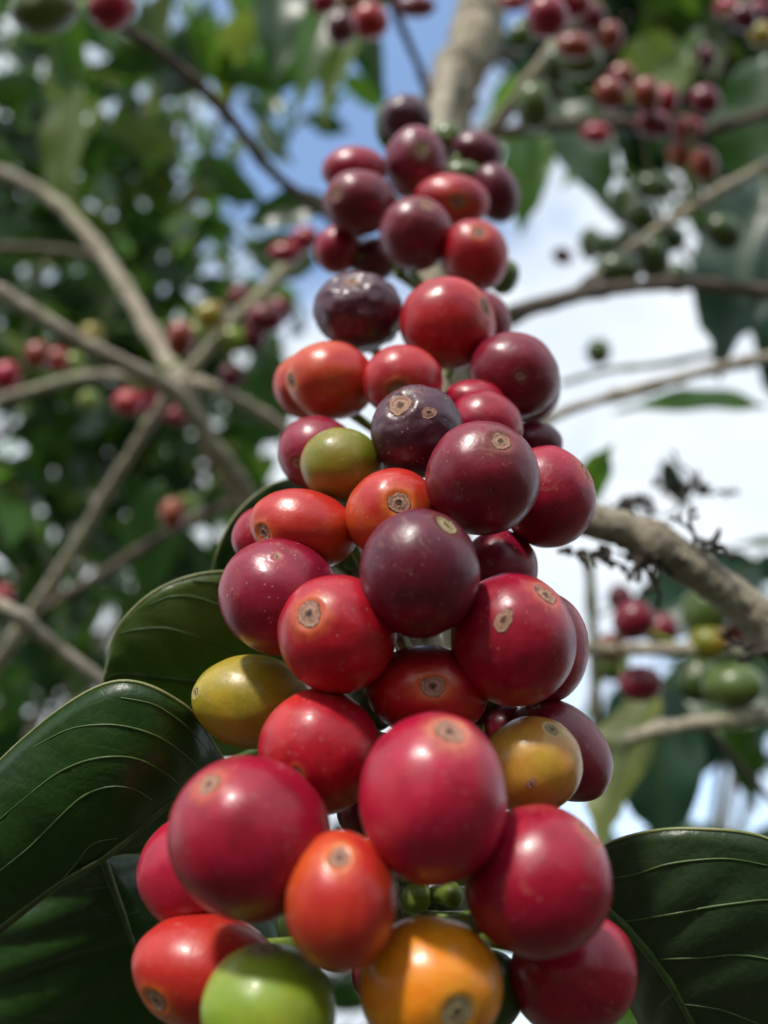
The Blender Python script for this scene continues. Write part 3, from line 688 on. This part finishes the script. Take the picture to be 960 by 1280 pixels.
for nm, pts, mt, lab, nd in BR:
    if mt in (BARK_FAR, BARK_DARK): pts = [(q[0], q[1], q[2], q[3] * (0.88 if nm == 'coffee_trunk' else 0.70)) for q in pts]
    o, pth, rd = limb(nm, pts, mt, 16, 12, 0.12 if mt is BARK else 0.26, nd, freq=600 if mt is BARK else 210)
    BPTS.extend(pth)
    if nm == 'coffee_trunk':
        tree0 = tag(empty('coffee_tree', P(560, 1000, .70)), lab, 'tree')
        o.name = 'trunk'; o.parent = tree0; o.location = o.location - tree0.location; continue
    if 'fork' in lab and 'pale trunk' not in lab and 'forked' not in lab:
        o.name = 'limb'; o.parent = tree0; o.location = o.location - tree0.location; o['label'] = lab; continue
    tag(o, lab, 'trunk' if nm == 'coffee_trunk' else 'branch', None if nm == 'coffee_trunk' else 'branches behind the bunch')
    limbs[lab] = o

# dry flower stalks on the lichen branch
def dry_tuft(x, y, z, n, size, label, sd, hang=(0, -1)):
    rn = random.Random(sd)
    c = P(x, y, z); hd = RX * hang[0] + UP * hang[1]
    root = empty('dry_flower_tuft', c); tag(root, label, 'dry stalks', 'dry stalk tufts on the lichen branch')
    for k in range(n):
        an = rn.uniform(0, 2 * math.pi); V, F, A = [], [], []
        d = (RX * math.cos(an) + UP * math.sin(an) * .7 + FW * rn.uniform(-.8, .4) + hd * 0.9).normalized()
        st = (RX * rn.uniform(-1, 1) + UP * rn.uniform(-.3, .3)) * size * .5
        long_ = k % 3 == 0
        ln = size * (rn.uniform(.9, 1.6) if long_ else rn.uniform(.3, .9)); p = st.copy(); path = [p.copy()]
        for s_ in range(6):
            d = (d + Vector((rn.uniform(-.6, .6), rn.uniform(-.6, .6), rn.uniform(-.6, .6)))).normalized()
            p = p + d * ln / 6; path.append(p.copy())
        rr = rn.uniform(.8, 1.2) * (.00050 if long_ else .0008) * (size / .010) ** .5
        tube_geo(path, [rr * q for q in (1.6, 1.1, .9, 1.0, .8, 1.1, .3)], 8, 0.3, V, F, A, 600)
        if long_:
            for q in range(2):
                e = path[rn.randint(2, 5)]; d2 = (d + Vector((rn.uniform(-1, 1), rn.uniform(-1, 1), rn.uniform(-1, 1)))).normalized()
                tube_geo([e, e + d2 * ln * .14, e + d2 * ln * .25], [rr, rr * .8, rr * 1.5], 6, 0.4, V, F, A, 700)
        mesh_obj('dry_stalk', V, F, DRY, root, {'along': A})
dry_tuft(733, 688, .187, 9, .008, 'dark dry stalk tuft where the lichen branch meets the bunch', 1)
dry_tuft(822, 695, .186, 11, .009, 'dry stalk tuft hanging under the middle of the lichen branch', 2)
dry_tuft(874, 682, .186, 8, .007, 'spiky dry stalk tuft standing on top of the lichen branch', 3, (.5, .9))
dry_tuft(962, 812, .184, 12, .010, 'black dry stalk tuft under the lichen branch at the right edge', 4, (-.9, -.3))
dry_tuft(860, 615, .30, 12, .014, 'blurred dark tuft above the lichen branch', 5, (0, .5))
dry_tuft(790, 625, .28, 12, .012, 'blurred dark tuft right of the big red oval cherry', 6)

# ------------------------------------------------------------------ background cherries (each a thing; mats shared by colour)
MATS = {}
def bgmat(k):
    if k not in MATS:
        MATS[k] = skin_mat('far_skin_' + k, seed=len(MATS) + 90, **K[k])
    return MATS[k]
BC = [
 (55,12,30,24,'moss','pinkish green cherry at the top left corner'), (140,10,27,27,'crimson','crimson cherry on the slanting twig at top left'),
 (46,444,17,16,'rust','orange cherry far left in the foliage'), (72,450,14,14,'pink','pale pink cherry beside the far left orange one'), (92,455,14,13,'green','green cherry beside the pale pink one at left'),
 (8,470,18,17,'pink','red cherry cut by the left edge'), (160,503,18,15,'pink','left cherry of the red pair under the level pale branch'), (184,502,16,15,'pink','right cherry of the red pair under the level pale branch'),
 (226,424,17,22,'rust','rust red cherry left of the straight twig'), (245,418,14,14,'green','green cherry next to the rust red one'), (262,394,17,16,'yellow','yellow cherry above the straight twig'),
 (292,425,17,15,'green','green cherry below the straight twig'), (332,398,22,18,'maroon','maroon cherry right of the straight twig'), (350,388,16,16,'maroon','maroon cherry nearest the big shrivelled one'),
 (318,420,14,18,'purple','purple cherry hanging below the maroon pair'), (300,372,14,15,'maroon','maroon cherry above the straight twig'), (290,470,15,16,'purple','dark cherry beside the crossing of branches'),
 (357,316,20,13,'crimson','lower cherry of the small red pair left of the bunch'), (381,299,17,15,'crimson','upper cherry of the small red pair left of the bunch'),
 (115,418,14,13,'yellow','yellow cherry on the brown left branch'), (112,500,13,12,'green','green cherry under the level branch at left'), (216,642,15,19,'rust','small orange cherry low in the left foliage'), (236,630,14,12,'green','green cherry beside the small orange one'),
 (5,745,12,14,'crimson','red cherry at the left edge above the grey twig'), (222,520,16,11,'magenta','pink cherry just below the crossing'), (270,395,13,16,'rust','rust cherry behind the yellow one'),
 (463,27,21,22,'bright','glossy red cherry hanging at the top centre'), (427,36,18,20,'purple','dark purple cherry beside the glossy top one'), (405,2,17,16,'crimson','crimson cherry at top edge left of the glossy one'), (440,0,17,14,'crimson','crimson cherry at top edge above the glossy one'),
 (520,8,23,14,'maroon','flat maroon cherry at top edge right of the thin twig'), (482,-8,18,16,'maroon','maroon cherry at top edge by the thin twig'),
 (684,22,24,26,'crimson','biggest crimson cherry at the top right of the trunk'), (714,4,24,20,'crimson','crimson cherry above the biggest top one'), (740,22,16,18,'maroon','maroon cherry right of the crimson top pair'), (651,46,12,14,'moss','tiny green cherry left of the biggest crimson top one'), (642,2,16,12,'pink','pink cherry at top edge right of the trunk'),
 (719,58,22,16,'rust','orange cherry under the crimson top pair'), (725,76,20,16,'moss','olive cherry below the orange one'), (694,84,12,18,'dkgreen','dark green cherry hanging by the pale fork'), (762,46,16,18,'rust','rust cherry behind the orange one'),
 (668,134,16,22,'moss','olive cherry on the pale fork'), (690,112,14,14,'moss','greyish green cherry above the olive one'),
 (763,118,19,20,'rust','leftmost rust cherry of the upper right branch'), (808,120,17,22,'rust','rust cherry right of the narrow sky gap'), (832,126,16,18,'crimson','crimson cherry in the upper right row'), (881,126,19,18,'maroon','dark maroon cherry at the right end of the row'),
 (818,156,22,16,'maroon','maroon cherry under the upper right row'), (746,168,18,13,'crimson','red cherry hanging under the brown branch'), (850,196,15,18,'rust','long rust cherry hanging at the upper right'), (880,206,16,20,'rust','rust cherry beside the long hanging one'), (858,160,20,14,'magenta','dusty pink cherry under the upper right row'), (778,96,16,16,'rust','rust cherry above the row'),
 (930,22,17,17,'purple','purple cherry in the top right corner'), (910,10,16,14,'pink','pink cherry left of the corner purple one'), (948,14,14,14,'magenta','magenta cherry at the top right edge'), (883,72,11,16,'purple','dark cherry hanging right of the big sky gap'), (952,44,16,15,'yellow','yellow green cherry at the right edge'),
 (817,234,17,13,'dkgreen','dark green fruit standing out on the sky'), (779,257,13,17,'moss','upright green fruit above the brown twig'), (800,272,15,17,'dkgreen','dark green fruit right of the upright one'), (738,305,10,15,'moss','small green fruit near the lower end of the twig'), (760,308,17,11,'moss','flat green fruit on the brown twig'), (703,320,12,10,'maroon','single small maroon fruit alone on the sky'),
 (835,298,16,13,'dkgreen','dark green fruit under the brown twig'), (816,322,15,20,'dkgreen','lowest dark green fruit of the twig cluster'), (790,300,14,16,'dkgreen','dark green fruit in the heart of the twig cluster'), (772,338,20,16,'dkgreen','dark green fruit between twig and arching branch'), (848,345,14,12,'dkgreen','dark green fruit resting on the arching branch'), (748,440,11,12,'moss','single green fruit alone below the arching branch'), (905,255,16,14,'moss','green fruit under the twig at right'), (902,290,18,16,'dkgreen','dark green fruit on the long hanging leaf'),
 (775,748,15,17,'purple','small purple cherry topping the lower right cluster'), (792,775,25,23,'maroon','large maroon cherry of the lower right cluster'), (826,787,21,19,'maroon','maroon cherry right of the large one'), (763,810,18,18,'rust','orange red cherry at the left of the lower right cluster'), (765,832,16,14,'moss','green underside fruit below the orange red one'),
 (882,764,22,22,'moss','light green cherry under the lichen branch'), (885,804,24,21,'olive','yellow green cherry on the level branch'), (800,855,26,21,'maroon','maroon cherry hanging under the level branch'), (916,858,28,20,'moss','dull green cherry below the level branch at right'), (872,850,20,20,'dkgreen','dark green cherry beside the dull green one'), (918,790,16,16,'rust','reddish cherry right of the yellow green one'),
]
TP = {}
for i, (x, y, a, b, k, lab) in enumerate(BC):
    z = 0.0072 / (math.sqrt(a * b) / FPX)
    z = max(0.26, min(0.62, z))
    if k in ('moss', 'dkgreen'): a *= 1.32; b *= 1.32
    pole = None if i % 3 else (x + (i % 5 - 2) * a * .2, y - b * .5)
    o, c, Rm, foot, *_ = build_cherry(x, y, a * 1.1, b * 1.1, (i * 37 % 60) - 30 if abs(a - b) < 3 else 0, z, k, pole, 28, 20, lab, {}, 'blurred cherries on the branches behind', mat=bgmat(k))
    Ri = Rm.transposed(); d = (Vector((0, .3, 1)) + foot.normalized() * .8).normalized()
    q = min(BPTS, key=lambda s_: (s_ - c).length)
    if (q - c).length < .06:
        e = q - c; f0 = foot.normalized() * b / FPX * z * .8
        pth = [f0 * (1 - t_) ** 2 + (f0 * 1.6 + e * .3) * 2 * t_ * (1 - t_) + e * t_ * t_ for t_ in (0, .2, .4, .6, .8, 1)]
    else: pth = [d * .004, d * .008, d * .012]
    V, F, Aa = tube_geo(pth, [.0009] * len(pth), 6)
    mesh_obj('stalk', [Ri @ v for v in V], F, STALK, o)

# ------------------------------------------------------------------ coffee trees behind: trunk from the ground and a crown of leaves
def coffee_tree(label, blobs, trunk_xy, mats, seed, top, dens=0.82):
    """blobs: (x px, y px, depth m, radius m, count). Leaves hang in pairs through the blob's volume"""
    rn = random.Random(seed); bx, by = trunk_xy
    root = empty('coffee_tree', (bx, by, 0)); tag(root, label, 'tree', 'coffee trees')
    base = Vector((bx, by, 0))
    tp = Vector((0, 0, 0)); pth = [Vector((rn.uniform(-.02, .02) * k, rn.uniform(-.02, .02) * k, top * k / 8)) for k in range(9)]
    V, F, A = tube_geo(pth, [.035 - .003 * k for k in range(9)], 14, .15, freq=20)
    mesh_obj('trunk', V, F, BARK_FAR, root, {'along': A})
    sets = {m: ([], []) for m in mats}
    for bi, (x, y, z, rad, cnt) in enumerate(blobs):
        cnt = int(cnt * dens)
        c = P(x, y, z) - base if not isinstance(x, str) else Vector((y[0], y[1], y[2])) - base
        hv = pth[min(8, max(3, int(8 * min(1, max(0.3, (c.z - .3) / top)))))]
        V, F, A = tube_geo([hv, hv.lerp(c, .5) + Vector((0, 0, .05)), c], [.010, .007, .003], 8, .1, freq=30)
        mesh_obj('limb', V, F, BARK_FAR, root, {'along': A})
        for k in range(cnt):
            while True:
                q = Vector((rn.uniform(-1, 1), rn.uniform(-1, 1), rn.uniform(-1, 1)))
                if q.length < 1: break
            p = c + q * rad
            if (base + p - CAM).length < 0.5 or (isinstance(x, str) is False and (base + p - CAM).dot(FW) < 0.55): continue
            d = Vector((rn.gauss(0, 1), rn.gauss(0, 1), rn.gauss(-.75, .6))).normalized()
            ln = rn.uniform(.06, .12)
            m = rn.choice(mats); V, F = sets[m]
            blade_geo(p, p + d * ln, ln * rn.uniform(.34, .44), rn.uniform(0, 6.28), V, F, 7, 1, rn.uniform(.05, .25), k)
    crown = None
    for i, m in enumerate(mats):
        V, F = sets[m]
        if not V: continue
    V, F, MI = [], [], []; mlist = list(dict.fromkeys(mats))
    for mi, m in enumerate(mlist):
        off = len(V); vv, ff = sets[m]; V += vv; F += [tuple(i + off for i in f) for f in ff]; MI += [mi] * len(ff)
    cr = mesh_obj('crown', V, F, mlist[0], root)
    for m in mlist[1:]: cr.data.materials.append(m)
    cr.data.polygons.foreach_set('material_index', MI)
    return root
far = [BGD, BGD, BGD, BGM, BGM, BGY]
coffee_tree('leafy coffee tree filling the upper left background',
    [(60, 60, 1.0, .20, 90), (200, 60, 1.15, .20, 90), (330, 20, 1.0, .13, 45), (60, 220, 1.1, .20, 90), (180, 210, 1.3, .17, 50), (10, 360, 1.0, .18, 80), (120, 340, 1.2, .18, 75), (230, 330, 1.4, .16, 60)], (-.9, 1.3), far, 11, 2.2)
coffee_tree('leafy coffee tree behind the crossing branches at left',
    [(60, 480, 1.2, .20, 90), (190, 450, 1.3, .20, 85), (290, 420, 1.3, .13, 45), (40, 600, 1.1, .18, 85), (170, 580, 1.3, .20, 90), (270, 560, 1.2, .10, 32), (330, 500, 1.5, .08, 18)], (-.7, 1.7), far, 12, 1.9)
coffee_tree('darker coffee tree low at the left behind the leaf rims',
    [(30, 720, 1.0, .16, 55), (150, 690, 1.1, .15, 55), (240, 660, 1.2, .12, 40), (20, 850, 1.0, .15, 60), (-30, 960, .9, .15, 60), (260, 780, 1.2, .12, 30), (60, 1150, .8, .2, 120), (250, 1050, .9, .16, 70)], (-.55, 1.2), far, 13, 1.5)
coffee_tree('tall distant tree showing through gaps at the left',
    [(50, 150, 2.6, .50, 330), (250, 80, 2.8, .30, 110), (120, 420, 2.6, .50, 330), (280, 480, 2.8, .25, 90), (60, 720, 2.4, .4, 210), (200, 640, 2.6, .3, 120)], (-1.6, 3.4), far, 14, 3.5)
coffee_tree('coffee tree filling the upper right corner',
    [(900, 30, .95, .16, 120), (780, 20, 1.0, .13, 100), (710, 40, 1.1, .10, 45), (930, 150, .95, .12, 90), (790, 110, 1.1, .10, 60), (840, 150, 1.0, .07, 30), (960, 260, 1.0, .08, 26), (690, 120, 1.2, .06, 12), (820, 70, 1.1, .06, 10)], (.9, 1.1), [BGD, BGB, BGB, BGM, BGY], 15, 2.3)
coffee_tree('coffee tree low on the right behind the cherry cluster',
    [(920, 830, .9, .08, 28), (800, 860, 1.0, .06, 16), (860, 900, .95, .06, 14), (960, 900, .9, .05, 10), (760, 1090, .8, .06, 18), (960, 740, 1.0, .05, 10), (850, 1250, .8, .16, 90), (640, 1250, .9, .16, 80), (430, 1200, .9, .16, 80)], (.5, 1.3), [BGD, BGB, BGB, BGM], 16, 1.4)
# trees of the same plantation behind and beside the photographer (seen only as reflections and shade)
for i, (bx, by, s) in enumerate([(-1.25, -1.0, 1), (0.1, -1.35, 2), (1.35, -.85, 3), (-2.0, .3, 4), (2.0, .5, 5)]):
    bl = [('w', (bx + random.uniform(-.4, .4), by + random.uniform(-.4, .4), zz), 0, .50, 230) for zz in (.5, .9, 1.2, 1.5, 1.8)]
    coffee_tree(['bushy coffee tree behind the photographer on the left', 'bushy coffee tree straight behind the photographer', 'bushy coffee tree behind the photographer on the right', 'bushy coffee tree out of frame to the left', 'bushy coffee tree out of frame to the right'][i],
        bl, (bx, by), [BGD, BGD, BGM], 30 + i, 2.6, 1.0)

# ------------------------------------------------------------------ ground
gm, nt = newmat('ground_soil')
out = N(nt, 'ShaderNodeOutputMaterial'); bs = N(nt, 'ShaderNodeBsdfPrincipled', Roughness=0.95)
v = coords(nt); n1 = noise_(nt, v, 1.2, 8, 0.7); n2 = noise_(nt, v, 14, 6, 0.7)
c = mixc(nt, ramp(nt, n1, [(0.42, 0.0), (0.58, 1.0)]), (0.055, 0.038, 0.026), (0.025, 0.045, 0.014))
c = mixc(nt, math_(nt, 'MULTIPLY', n2, 0.5), c, (0.08, 0.055, 0.03)); L(nt, c, bs.inputs['Base Color'])
bp = N(nt, 'ShaderNodeBump', Strength=0.8, Distance=0.03); L(nt, n2, bp.inputs['Height']); L(nt, bp.outputs[0], bs.inputs['Normal'])
L(nt, bs.outputs[0], out.inputs['Surface'])
G = 46; V = []; F = []
for i in range(G + 1):
    for j in range(G + 1):
        def g(k): u = (k / G) * 2 - 1; return math.copysign(abs(u) ** 3, u) * 1500
        x, y = g(i), g(j); V.append((x, y, noise.noise(Vector((x * .3, y * .3, 0))) * min(.12, .02 + .002 * math.hypot(x, y))))
for i in range(G):
    for j in range(G):
        a = i * (G + 1) + j; F.append((a, a + G + 1, a + G + 2, a + 1))
gr = mesh_obj('ground', V, F, gm); gr['kind'] = 'structure'

# ------------------------------------------------------------------ light
SUN_CAM = Vector((-0.28, 0.86, 0.14)).normalized()          # direction to the sun in camera axes (right, up, towards the viewer)
sd = (RX * SUN_CAM.x + UP * SUN_CAM.y - FW * SUN_CAM.z).normalized()
sun_d = bpy.data.lights.new('sun', 'SUN'); sun_d.energy = 3.2; sun_d.angle = R(5); sun_d.color = (1.0, 0.95, 0.87)
sun = bpy.data.objects.new('sun', sun_d); COL.objects.link(sun); sun.rotation_euler = sd.to_track_quat('Z', 'Y').to_euler(); sun.location = (0, 0, 5)
W = bpy.data.worlds.new('World'); SC.world = W; W.use_nodes = True
nt = W.node_tree; nt.nodes.clear()
out = nt.nodes.new('ShaderNodeOutputWorld'); bg = nt.nodes.new('ShaderNodeBackground'); bg.inputs['Strength'].default_value = 0.12
sky = nt.nodes.new('ShaderNodeTexSky'); sky.sky_type = 'NISHITA'; sky.sun_disc = False
sky.sun_elevation = math.asin(sd.z); sky.sun_rotation = math.atan2(sd.x, sd.y); sky.altitude = 900; sky.dust_density = 1.5
tc = nt.nodes.new('ShaderNodeTexCoord')
def wn(scale, detail, off, dist=0.4):
    mp = nt.nodes.new('ShaderNodeMapping'); mp.inputs['Location'].default_value = off; L(nt, tc.outputs['Generated'], mp.inputs['Vector'])
    return noise_(nt, mp.outputs[0], scale, detail, 0.55, dist)
cl = wn(2.6, 6, (1.3, .4, 2.2)); cl2 = wn(7, 5, (0, 2, 1))
bd = (P(470, 60, 1) - CAM).normalized()
dp = nt.nodes.new('ShaderNodeVectorMath'); dp.operation = 'DOT_PRODUCT'; L(nt, tc.outputs['Generated'], dp.inputs[0]); dp.inputs[1].default_value = bd
hole = ramp(nt, dp.outputs['Value'], [(0.945, 0.0), (0.995, 1.0)])      # a clear gap between the clouds
cov = math_(nt, 'SUBTRACT', math_(nt, 'ADD', math_(nt, 'MULTIPLY', cl, .75), math_(nt, 'MULTIPLY', cl2, .25)), math_(nt, 'MULTIPLY', hole, 0.24))
cf = ramp(nt, cov, [(0.26, 0.0), (0.47, 1.0)])
cc = mixc(nt, ramp(nt, cl2, [(0.3, 0.0), (0.7, 1.0)]), (5.8, 6.5, 7.4), (7.3, 7.8, 8.2))
skyc = mixc(nt, 1.0, sky.outputs[0], (2.9, 2.9, 2.75), 'MULTIPLY')
L(nt, mixc(nt, cf, skyc, cc), bg.inputs['Color']); L(nt, bg.outputs[0], out.inputs['Surface'])
SC.view_settings.view_transform = 'Standard'; SC.view_settings.look = 'None'; SC.view_settings.gamma = 1; SC.view_settings.exposure = 0.25
SC.view_settings.use_curve_mapping = False
SC.cycles.max_bounces = 6; SC.cycles.transparent_max_bounces = 4; SC.cycles.use_denoising = True
